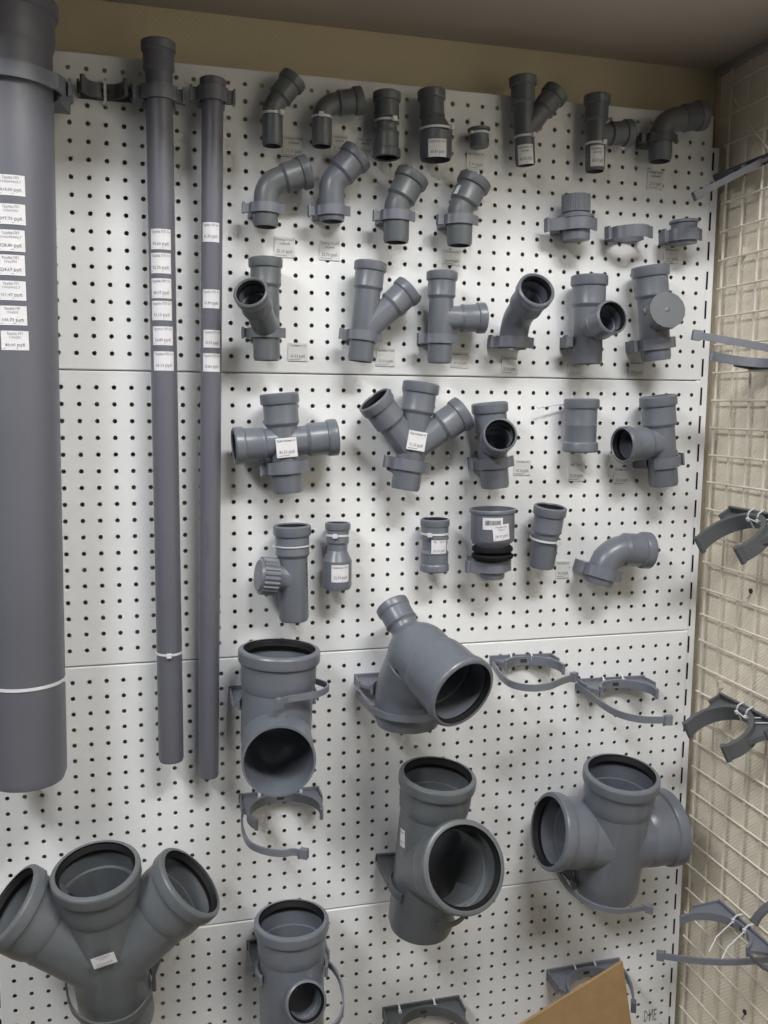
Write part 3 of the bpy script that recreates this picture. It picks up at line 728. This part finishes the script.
# capped tee
f, a, b, ro, mo, r = tee('inspection tee with a round flat cap on the front, last of the third row', (650, 266), (656.3, 360.5), 29, (654, 320), (664.5, 312), .046, dm=.085, st='M', st2=None, Db=28)
cap_a, cap_b = mo, mo + (mo-ro).normalized()*.020 
dr = (mo-ro).normalized(); rc = M(37, mo)/2
a_, n_, s_ = frame_for(dr); pts = [(rc*math.cos(2*PI*j/16), rc*math.sin(2*PI*j/16)) for j in range(16)]
cp = MB().prism(pts, mo + dr*.004, n_, s_, dr, .016); cp.build('cap', 'pvc2', f, ang=50)
MB().revolve([(0, 0), (0, rc*.16), (.0015, rc*.05), (.0015, 0)], mo + dr*.0119, dr, 16, closed=False).build('cap_nub', 'pvc2', f)
for ag in (.6, 2.6, -2.2):
    MB().box(mo + (n_*math.cos(ag)+s_*math.sin(ag))*rc*.97 - dr*.010, n_, s_, dr, .004, .004, .006).build('cap_tooth', 'pvc2', f, smooth=False)
clamp('pipe clip of the inspection tee with the flat cap', at_px(a, b, 344), b-a, r, 'L')

# --- fourth row
d = .048
a, b = F((288.2, 492.5), d), F((279, 393), d); r = rpx(33, (284, 450), d)
ro = F((284.4, 442), d); ml, mr_ = F((233.5, 446), d+.004), F((337.5, 437), d+.004)
f = fitting('pipe_cross', 'small four way pipe cross with a price sticker on its middle', 'pipe cross', None, [limb([a, b], r*.92, None, 'M'), limb([ro, ml], r*.88, None, 'M'), limb([ro, mr_], r*.88, None, 'M')], 'pvc')
sticker(f, a, b, r*.95, 286.5, 447.5, 21, 19.5, ['Крестовина 50'], RUB('80,33'), flat=True, lift=.0012)
clamp('pipe clip under the small four way cross', at_px(a, b, 467), b-a, r*.95, 'L')
a, b = F((405, 489.5), d), F((421.6, 382.5), d); r = rpx(29, (410, 450), d)
ro = F((410.5, 449), d); ml, mr_ = F((373.5, 399), d+.012), F((465, 411.5), d+.006)
f = fitting('pipe_cross', 'small double branch fitting, three bells fanning upward with a sticker between', 'double branch', None, [limb([a, b], r, None, 'M'), limb([ro, ml], r*.97, None, 'M'), limb([ro, mr_], r*.97, None, 'M')], 'pvc')
sticker(f, a, b, r*1.0, 416.2, 440.8, 19, 19, ['Крестовина 45'], RUB('91,33'), rot=-.02, lift=.003, flat=True)
clamp('pipe clip of the small double branch fitting', at_px(a, b, 465), b-a, r, 'L')
f, a, b, ro, mo, r = tee('T tee with a pale rimmed open branch facing the viewer, in the fourth row', (489.4, 402.5), (495.1, 487.5), 28.4, (492, 446), (500.3, 434.5), .046, dm=.116, st='M', st2='T', Db=27.5)
clamp('pipe clip of the tee with the pale rimmed branch', at_px(a, b, 462.5), b-a, r, 'L')
a, b = F((580, 452), .038), F((581.8, 398.5), .038); r = rpx(27.6, (580, 425), .038)
fitting('pipe_coupling', 'short double bell coupling in the fourth row, a white tie end at its left', 'coupling', SM['pipe_coupling'], [limb([a, b], r, 'M', 'M')], 'pvc')
tie('white cable tie behind the fourth row coupling, long end sticking out left', F((575, 409), .004), V((.3, -1, .1)), .005, head=-80, tail=F((537, 408), .022), hs=.0022)
f, a, b, ro, mo, r = tee('T tee with its open branch to the left, last of the fourth row', (657.8, 395.5), (663.7, 485.5), 28.6, (660.6, 442.8), (621.5, 445), .046, dm=.062, st='M', st2='M')
clamp('pipe clip of the last tee of the fourth row, tab to the right', at_px(a, b, 462), b-a, r, 'R', rtab=False)

# --- fifth row
d = .044
a, b = F((294, 620), d), F((292, 524.8), d); r = rpx(29.5, (293, 575), d)
ro, mo = F((293, 578), d), F((268, 576), d+.006)
f = fitting('pipe_tee', 'tee with a ribbed screw cap on its left branch, first of the fifth row', 'tee', SM['pipe_tee'], [limb([a, b], r, None, 'M'), limb([ro, mo], r*.95, None, None)], 'pvc')
dr = (mo-ro).normalized(); rc = rpx(38, (266, 576), d)
cp = MB(); ribbed(cp, mo - dr*.012, mo + dr*.012, rc, 24, .07); cp.build('ribbed_cap', 'pvc', f, ang=25)
MB().revolve([(.0, 0), (.0, rc*.9), (.004, rc*.8), (.004, 0)], mo + dr*.012, dr, 32, closed=False).build('cap_face', 'pvc', f)
tie('thin cable tie behind the bell of the tee with the ribbed cap', at_px(a, b, 545), b-a, r*1.16, head=-92, wd=.0018, hs=.002)
a, b = F((337, 588), .032), F((337.2, 560), .032); r = rpx(29, (337, 575), .032)
c_ = F((337.9, 522.3), .030); r2 = rpx(20, (337.5, 535), .030)
f = fitting('pipe_reducer', 'small straight reducer with a tied neck and a price sticker, in the fifth row', 'reducer', SM['pipe_reducer'], [limb([a, b], r), limb([b - V((0, 0, .01)), c_], r2, None, 'M')], 'pvc',
            extra=[MB().tube([b, b + (b-a).normalized()*.010, b + (b-a).normalized()*.016], [r*.998, r2*1.15, r2*.99], 40)])
sticker(f, a, b, r, 340.6, 573.8, 18.5, 17.5, ['Переход 50/40'], RUB('22,33'))
tie('white cable tie round the neck of the small straight reducer', at_px(b, c_, 534.8), c_-b, r2*1.14, head=-22)
a, b = F((434.2, 571), .034), F((435, 518.6), .034); r = rpx(24.5, (435, 545), .034)
f = fitting('pipe_coupling', 'double bell coupling with a price sticker, in the middle of the fifth row', 'coupling', SM['pipe_coupling'], [limb([a, b], r, 'T', 'T')], 'pvc')
sticker(f, a, b, r*1.12, 439.5, 547.5, 16.5, 15.5, ['Муфта 50'], RUB('33,00'))
tie('white cable tie with a round head on the stickered coupling', at_px(a, b, 533), b-a, r*1.12, head=-35)
# cup reducer
d = .050
a, b = F((492.2, 578), d), F((492.6, 508.5), d); u_ = b-a; L = u_.length; r = rpx(44, (492, 530), d)
th = thing('pipe_reducer', 'wide cup reducer with a black rubber collar and a barcode sticker, fifth row', 'reducer', a, SM['pipe_reducer'])
MB().revolve([(L*.40, r*.72), (L*.50, r*.80), (L*.545, r*.96), (L*.57, r*.99), (L*.94, r*1.0), (L*.95, r*1.05), (L*.985, r*1.06), (L, r*1.03), (L, r*.96), (L*.95, r*.93), (L*.60, r*.91), (L*.56, r*.6), (L*.40, r*.55)], a, u_, 48).build('body', 'pvc', th)
MB().revolve([(0, 0), (0, r*.52), (L*.03, r*.56), (L*.42, r*.56), (L*.42, 0)], a, u_, 40, closed=False).build('spigot', 'pvc', th)
MB().revolve([(L*.27, r*.55), (L*.27, r*.80), (L*.30, r*.93), (L*.34, r*.96), (L*.36, r*.90), (L*.365, r*.70), (L*.38, r*.70), (L*.385, r*.86), (L*.41, r*.93), (L*.45, r*.92), (L*.47, r*.84), (L*.47, r*.55)], a, u_, 48).build('gasket', 'rubber', th)
sticker(th, a, b, r, 492.8, 524, 20.5, 12, [], '', barcode=True)
sticker(th, a, b, r, 501.4, 532.5, 17.5, 16, ['Переход', '73х50'], RUB('58,33'), rot=.09, lift=.0008)
clamp('pipe clip under the wide cup reducer', a + u_*.18, u_, r*.60, 'L', h=.018, wide=1.5)
# short socket pipe
a, b = F((541.2, 566.5), .036), F((550.6, 506), .036+.014); r = rpx(25.8, (543, 550), .036)
fitting('drain_pipe', 'short leaning stub of pipe with one bell, tied on in the fifth row', 'pipe', None, [limb([a, b], r, None, 'M')], 'pvc')
tie('white cable tie with a long head round the short leaning stub', at_px(a, b, 538.5), b-a, r*1.16, head=28, hs=.0036)
f, a, c, b, r = elbow('shiny right angle elbow in a tilted clip, last of the fifth row', (598, 584), (608, 548.8), (649.5, 550.5), 29, .046, 'pvc', 'M', fr=.85)
clamp('tilted pipe clip of the shiny right angle elbow', at_px(a, c, 572), c-a, r, 'L')

# ================================================================== LARGE FITTINGS
BIG = 'large 110 fittings'
NB = V((0, -1, 0))
def base_of(c, z): return V((c.x, 0, z))
# big elbow facing the viewer
d = .078; b = F((279.6, 648), d); r = M(71, b)/2
c = V((F((279, 752), d).x, -d, 0)); mo = P(279, 761.5, .185)
c.z = mo.z + .0; c = V((mo.x*.4 + b.x*.6, -d, mo.z)); a = c - V((0, 0, r*.2))
elb = fitting('pipe_elbow', 'large elbow, bell on top, plain open end facing the viewer', 'elbow', BIG,
     [limb([c + (c-b).normalized()*r*.05, b], r, None, 'B', wall=.93), limb([c, V((mo.x, mo.y, mo.z))], M(74.5, mo)/2, None, None, wall=.94)], 'pvc',
     extra=[MB().sphere(c, r*1.0, 40, 20)], extra_in=[MB().sphere(c, r*.93, 40, 20)])
q = at_px(c, b, 703); o0 = V((q.x, 0, q.z)); R = r*1.035
rr = R
big_clamp('open clip behind the large elbow, its strap hanging across the front', o0, X1, NB, Z1, R, .013, R*1.18, 84, 84, c=d, group='clips of the large fittings',
          strap=[(R*1.12, d-.01), (R*1.32, d+.012), (R*1.30, d+.030), (R*1.0, d+.050), (R*.5, d+.060), (R*.12, d+.066), (-R*.14, d+.080)], so=.027)
# open clip below it
p = P(279.5, 795, 0.004)
big_clamp('open clip hanging below the large elbow, strap curving round to the front', V((p.x, 0, p.z)), X1, NB, Z1, .055, .014, .065, 122, 108, c=.070,
          strap=strap_px(V((p.x, 0, p.z)), X1, NB, Z1, -.010, [(242, 815), (242.5, 829), (248.5, 843), (262.5, 850.5), (281, 853.5), (293, 852), (304, 853.5)]), so=-.010)
for dx, w in ((-.034, 'left'), (.034, 'right')):
    loop_tie('white cable tie on the ' + w + ' of the clip below the large elbow', V((p.x+dx, 0, p.z)), X1, NB, Z1, .003, .026, .012 if True else 0)
# big bulging elbow with a rear outlet
d = .078; a = P(407.5, 723, d); sp = P(391, 604, .050); mo = P(463.5, 694, .212); q0 = P(420, 655, .112)
ax_ = (q0-sp).normalized(); rm = M(70, mo)/2; rs = M(28.5, sp)/2; r = M(66, P(410, 690, d))/2
c = q0 + V((0, 0, -.012)); k1 = a + V((0, 0, .055))
f = fitting('pipe_elbow', 'large bulging elbow, small bell at the back, big mouth facing the viewer', 'elbow', BIG,
     [limb([a, k1, c], r, wall=.93, rad=r*1.2), limb([q0, mo], rm*.97, None, 'C', wall=.93, r1=rm), limb([q0, sp], rs, None, 'T', wall=.85)], 'pvc',
     extra=[MB().sphere(q0, rm*1.0, 40, 20), MB().tube([q0 - ax_*rm*k for k in (.80, .90, .96, 1.04)], [rm*k for k in (.56, .50, .44, rs/rm*1.01)], 40)], extra_in=[MB().sphere(q0, rm*.90, 40, 20)])
c = k1
R = r*1.05; o0 = V((a.x, 0, at_px(a, c, 690).z))
big_clamp('clip round the foot of the large bulging elbow, strap closed across the front', o0, X1, NB, Z1, R, .014, R*1.26, 72, 66, c=d, group='clips of the large fittings',
          strap=[(-R*1.22, .006), (-R*1.20, .035), (-R*1.10, d+.01), (-R*.80, d+R*.86), (-R*.2, d+R*1.20), (R*.4, d+R*1.14), (R*.9, d+R*.75)], so=-.024, latch=False)
# two open clips to its right
def wall_clip(label, px0, py0, px1, py1, R, h, strap, phl, phr, cc, m='clamp', so=0, px=False):
    p0, p1 = P(px0, py0, 0), P(px1, py1, 0); o = (p0+p1)/2; u = (p1-p0).normalized(); a = NB.cross(u)*-1; a = u.cross(NB); 
    if a.z < 0: a = -a
    if px: strap = strap_px(o, u, NB, a, so, strap)
    big_clamp(label, o, u, NB, a, R, h, (p1-p0).length/2, phl, phr, c=cc, m=m, strap=strap, so=so)
    return o, u, a
o, u, a_ = wall_clip('open clip right of the bulging elbow, its strap end touching the next clip', 490, 660, 551, 657.5, .046, .015, [(493, 664), (501, 676), (512, 684.5), (530, 688), (548, 686.5), (562, 681), (574, 677)], 60, 105, .058, so=-.004, px=True)
for k, w in ((-.022, 'left'), (.016, 'right')): loop_tie('white cable tie on the ' + w + ' of the clip beside the bulging elbow', o+u*k, u, NB, a_, .0028, .022, .010)
o, u, a_ = wall_clip('wide open clip with its long strap swung out, nearest the right edge of the boards', 578, 683, 643, 679.5, .045, .015, [(576, 685.5), (590, 695), (604, 706), (620, 714.5), (642, 719.5), (668, 720)], 80, 112, .062, so=-.004, px=True)
for k, w in ((-.020, 'left'), (.018, 'right')): loop_tie('white cable tie on the ' + w + ' of the swung open clip', o+u*k, u, NB, a_, .0028, .022, .010)
# large Y tee
d = .078; a = P(420, 925, d); b = P(438, 773.5, d+.028); r = M(65.5, P(430, 850, d))/2
mo = P(465.2, 867, .215); ro = a + (b-a)*.40
f = fitting('pipe_tee', 'large Y tee, two dark open bells, white sticker on its left side', 'tee', BIG,
     [limb([a, b], r, None, 'B', wall=.93), limb([ro, mo], r*.99, None, 'B', wall=.93, r1=r*1.10)], 'pvc2')
sticker(f, a, b, r*1.0, 402.5, 838, 9, 18, ['Тройник'], '182,00', rot=.15)
R = r*1.045; q = at_px(a, b, 884)
axis_clamp('clip of the large Y tee, thin arm reaching down its left side', q, b-a, R, .011, R*1.12, 122, 60,
          [(1.06, .4), (1.18, 1), (1.10, 1.62), (.72, 1.98), (.15, 2.16)], m='clampd', so=-.034)
# large cross
d = .080; a = P(604.5, 889, d); b = P(622, 772, d+.036); r = M(63.5, P(610, 850, d))/2
ro = P(616, 836.5, d+.010); ml = P(548, 831, d+.016); mr_ = P(670.5, 826, d+.004)
f = fitting('pipe_cross', 'large four way cross at the lower right, bells left, right and on top', 'pipe cross', BIG,
     [limb([a, b], r, None, 'B', wall=.93), limb([ro, ml], r*1.0, None, 'B', wall=.93), limb([ro, mr_], r*1.03, None, 'B', wall=.93)], 'pvc')
R = r*1.045
axis_clamp('clip under the large four way cross, strap end sticking out to the right', at_px(a, b, 881), b-a, R, .013, R*1.2, 92, 80,
          [(-1.2, .4), (-1.2, 1), (-.88, 1.75), (-.3, 2.13), (.3, 2.18), (.62, 2.16), (.78, 2.24)], so=-.006)
# large double branch
d = .090; a = P(119, 1021, d); b = P(95.5, 868.5, d+.062); r = M(71, P(115, 990, d))/2
ro = a + (b-a)*.44; ml = P(8, 905, d+.050); mr_ = P(191.5, 881, d+.052)
f = fitting('pipe_cross', 'large double branch with three open bells at the lower left corner', 'double branch', BIG,
     [limb([a, b], r, None, 'B', wall=.93), limb([ro, ml], r*.98, None, 'B', wall=.93), limb([ro, mr_], r*.98, None, 'B', wall=.93)], 'pvc2')
sticker(f, a, b, r*1.0, 104, 958, 23, 14, ['Крестовина', '110х110'], RUB('233,00'), rot=.16, lift=.004, flat=True)
R = r*1.045
axis_clamp('dark clip round the foot of the large double branch', at_px(a, b, 989), b-a, R, .015, R*1.25, 70, 100,
          [(-1.24, .75), (-1.14, 1.08), (-.94, 1.55), (-.52, 1.99), (0, 2.13), (.52, 2.0), (.96, 1.5)], m='clampd', latch=False)
# large tee with small branch
d = .080; b = P(291.6, 918, d); r = M(64, P(293, 980, d))/2; a = V((b.x, -d, b.z - .24))
mo = P(306.5, 1003, .165); ro = V((b.x + .004, -d, mo.z - .035))
f = fitting('pipe_tee', 'large upright pipe tee with one small open branch, cut off by the bottom edge', 'tee', BIG,
     [limb([a, b], r, None, 'B', wall=.93), limb([ro, mo], M(35, mo)/2, None, 'T', wall=.9)], 'pvc')
R = r*1.04; q = at_px(a, b, 968); o0 = V((b.x, 0, q.z))
big_clamp('clip of the large tee with the small branch, strap looping out to the right', o0, X1, NB, Z1, R, .014, R*1.18, 112, 112, c=d, group='clips of the large fittings',
          strap=[(R*1.02, d-.018), (R*1.22, d+.006), (R*1.32, d+.04), (R*1.25, d+.085), (R*1.0, d+.125), (R*.6, d+.15), (R*.45, d+.153)], so=-.006)
# two open clips at the bottom
o, u, a_ = wall_clip('dark open clip at the bottom edge between the tees', 383, 1012, 458, 1000, .058, .018, None, 105, 105, .074, m='clampd')
for k, w in ((-.042, 'left'), (.022, 'right')): loop_tie('white cable tie on the ' + w + ' of the dark clip at the bottom edge', o+u*k, u, NB, a_, .003, .024, .011)
o, u, a_ = wall_clip('open clip half hidden behind the brown cardboard', 547, 974, 618, 962, .056, .018, [(619, 966), (628, 979), (632.5, 992), (633.5, 1006)], 100, 60, .070, so=-.002, px=True)
for k, w in ((-.020, 'left'), (.020, 'right')): loop_tie('white cable tie on the ' + w + ' of the clip behind the cardboard', o+u*k, u, NB, a_, .003, .024, .011)
# small open clip top left
p = P(105.5, 93, 0)
big_clamp('small dark open clip between the thickest and the middle long pipe', V((p.x, 0, p.z)), X1, NB, Z1, .026, .020, .036, 88, 88, c=.034, m='clampd', th_=.006)
loop_tie('cable tie down the middle of the small dark open clip', V((p.x, 0, p.z)), X1, NB, Z1, .0034, .034, .013, head=False)

# ================================================================== CLIPS ON THE WIRE GRID
UN = V((0, -1, 0)); NX = V((-1, 0, 0)); XW = XG - .0062
def tilted(deg): t = math.radians(deg); return V((-math.cos(t), 0, -math.sin(t))), V((-math.sin(t), 0, math.cos(t)))
def grid_clip(label, far, near, tip, R, h, tilt, **k):
    """far and near claw tips as pixels, tip metres out along the tilted arms"""
    n, a = tilted(tilt); X = XW - .004 + n.x*tip
    pf, pn_ = PX(*far, X), PX(*near, X); y = (pf.y+pn_.y)/2; z = (pf.z+pn_.z)/2
    o = V((XW - .004, y, z - n.z*tip)); big_clamp(label, o, UN, n, a, R, h, R*1.35, k.pop('phl', 115), k.pop('phr', 115), group='clips on the wire grid', **k)
    return o, n, a
for wd_, far, near, tl, lb in (('lower', (690, 729), (726, 752), 27, 'dark claw clip on the wire grid, the lower of two, above the large cross'),
                               ('upper', (701, 541), (741, 557), 33, 'dark claw clip on the wire grid, the upper of two, beside the shiny elbow')):
    o, n, a = grid_clip(lb, far, near, .088, .054, .026, tl, m='clampd', c=.066, th_=.008)
    for k, w in ((-.012, 'far'), (.012, 'near')): loop_tie('white cable tie, the ' + w + ' one on the ' + wd_ + ' claw clip of the grid', o+UN*k+n*.001, UN, n, a, .003, .032, .013, tail=V((.004, -.05, .012)))
# strap clips
n, a = tilted(-9); X = XW - .004 + n.x*.092; p = PX(712, 355, X)
o = V((XW - .004, p.y - .050, p.z - n.z*.092))
big_clamp('clip on the wire grid at eye level with two long thin arms pointing left', o, UN, n, a, .056, .014, .074, 112, 60, c=.068, group='clips on the wire grid', th_=.0045,
          strap=[(.070, .012), (.078, .05), (.080, .09), (.076, .13), (.068, .165), (.060, .195)], so=.004)
loop_tie('cable tie on the eye level clip of the wire grid', o, UN, n, a, .003, .024, .012)
n, a = tilted(28); X = XW - .004 + n.x*.13; p = PX(697, 195, X); o = V((XW - .004, p.y + .050, p.z - n.z*.13))
big_clamp('topmost clip on the wire grid, seen from below as one slanting dark arm', o, UN, n, a, .056, .014, .074, 20, 60, c=.068, m='clampd', group='clips on the wire grid', th_=.0045,
          strap=[(.060, .010), (.066, .035), (.060, .070), (.052, .098), (.050, .130)])
n, a = tilted(4); X = XW - .004 + n.x*.095; p = PX(679, 921, X); o = V((XW - .004, p.y-.056, p.z - n.z*.095))
big_clamp('lowest clip on the wire grid, strap swung out in front of the boards', o, UN, n, a, .058, .014, .078, 110, 60, c=.070, group='clips on the wire grid', th_=.0045,
          strap=[(.075, .006), (.074, .03), (.066, .065), (.054, .10), (.036, .135), (.012, .172)], so=-.003)
for k, w in ((-.020, 'far'), (.010, 'near')): loop_tie('white cable tie with a loose end, the ' + w + ' one on the lowest grid clip', o+UN*k, UN, n, a, .003, .026, .013, tail=V((-.06, -.02, -.030)))
p = PX(749, 940, XW - .118)
big_clamp('upright clip at the right edge above the lowest one, only its curved arm showing', V((XW - .004, p.y, p.z)), Z1, NX, UN, .052, .013, .070, 150, 150, c=.060, group='clips on the wire grid', th_=.0045, m='clampd')

# ================================================================== CARDBOARD
DC = .150
pts = [P(500, 1036.8, DC), P(622, 961, DC), P(633, 1040, DC)]
low = [V((pts[2].x + .01, -DC, .002)), V((pts[0].x + .02, -DC, .002))]
ob = MB().prism([(p.x, p.z) for p in pts + low], V((0, -DC, 0)), X1, Z1, Y1, .005).build('cardboard_sheet', 'card', loc=V((pts[2].x, -DC, 0)), smooth=False)
tag(ob, 'brown cardboard sheet, its pointed corner rising at the bottom edge of the photo', 'cardboard')

# ================================================================== PRICE SLIPS ON THE BOARDS
def slip(x0, y0, x1, y1, label, lines, price, m='film', d=.0012, rot=0.):
    c = P((x0+x1)/2, (y0+y1)/2, d); w, h = M(x1-x0, c), M(y1-y0, c)
    mb = MB(); label_geo(mb, w, h, lines, price, lambda u, v, l: c + V((u*math.cos(rot)-v*math.sin(rot), -l, u*math.sin(rot)+v*math.cos(rot))))
    hx = V((math.cos(rot), 0, math.sin(rot))); hz = V((-math.sin(rot), 0, math.cos(rot)))
    mb.box(c + V((0, .0006, 0)), hx, Y1, hz, w/2, .0009, h/2)
    o = mb.build('price_tag', [m, 'ink'], loc=c, smooth=False); tag(o, label, 'price tag', 'price slips stuck on the boards')
for q in ((283, 136, 304, 157, 'price slip at the foot of the leftmost elbow of the top row', ['Отвод 40х45', 'серый'], '21,33'),
          (331, 135, 348, 153, 'price slip at the foot of the second elbow of the top row', ['Отвод 40х90', 'серый'], '21,33'),
          (357, 138, 373, 155, 'price slip left of the dark slim coupling', ['Муфта 40', 'серая'], '18,33'),
          (466, 152, 485, 169, 'price slip under the tiny flanged plug', ['Заглушка 40'], '7,33'),
          (646.5, 170, 664, 189, 'price slip under the last elbow of the top row', ['Отвод 50х90', 'серый'], '23,73'),
          (274, 237, 295, 257, 'price slip under the first elbow of the second row', ['Отвод 50х67', 'серый'], '25,33'),
          (319, 241, 340, 260, 'price slip under the second elbow of the second row', ['Отвод 50х45', 'серый'], '22,73'),
          (442, 250, 461, 265, 'price slip under the elbow with the small sticker', ['Отвод 50х15'], '22,00'),
          (663, 248, 680, 263, 'price slip under the short flanged plug', ['Заглушка 50'], '9,33'),
          (288, 343, 307.5, 361, 'price slip right of the first tee of the third row', ['Тройник 50'], '66,33'),
          (376, 348, 395.5, 366, 'price slip at the foot of the leaning Y tee', ['Тройник 50х45'], '55,33'),
          (451, 352, 469, 367.5, 'price slip at the foot of the T tee of the third row', ['Тройник 50х90'], '47,33'),
          (501, 356, 518, 374, 'price slip under the elbow with the open bell', ['Отвод 50х30'], '23,33'),
          (567, 365, 583, 376, 'price slip under the tee with the outward branch', ['Тройник 50'], '47,33'),
          (628, 361, 645, 376.5, 'price slip under the inspection tee', ['Ревизия 50'], '64,33'),
          (513.5, 459.5, 531, 475, 'price slip right of the tee with the pale rimmed branch', ['Тройник 50'], '47,33'),
          (567, 462, 585.5, 481, 'price slip under the short coupling of the fourth row', ['Муфта 50'], '22,33'),
          (613, 467, 630.5, 485, 'price slip under the left branch of the last tee of the fourth row', ['Тройник 50х67'], '52,33'),
          (555.5, 560.5, 570, 578, 'price slip right of the short leaning stub', ['Патрубок 50'], '33,33')):
    slip(*q[:5], q[5], RUB(q[6]), rot=-.02)

# ================================================================== LIGHT AND CAMERA
for nm, lx, ly, sx_, sy_, en in (('ceiling_lamp', .80, -1.40, 1.0, .35, 48), ('ceiling_lamp', -1.0, -1.5, .45, 1.2, 58)):
    L = bpy.data.lights.new(nm, 'AREA'); L.shape = 'RECTANGLE'; L.size = sx_; L.size_y = sy_; L.energy = en; L.color = (1, .998, .995)
    lo = bpy.data.objects.new(nm, L); COL.objects.link(lo); lo.location = (lx, ly, 3.06)
W = bpy.data.worlds.new('World'); SC.world = W; W.use_nodes = True
bg = W.node_tree.nodes['Background']; bg.inputs['Color'].default_value = (.95, .97, 1, 1); bg.inputs['Strength'].default_value = .035
cd = bpy.data.cameras.new('Camera'); co = bpy.data.objects.new('Camera', cd); COL.objects.link(co)
cd.sensor_fit = 'VERTICAL'; cd.sensor_height = 36; cd.lens = FOC/1024*36; cd.clip_start = .02
co.matrix_world = Matrix(((RT.x, UP.x, -FW.x, CAM.x), (RT.y, UP.y, -FW.y, CAM.y), (RT.z, UP.z, -FW.z, CAM.z), (0, 0, 0, 1)))
SC.camera = co
vs_ = SC.view_settings; vs_.view_transform = 'Standard'; vs_.look = 'None'; vs_.gamma = 1; vs_.exposure = 0; vs_.use_curve_mapping = False
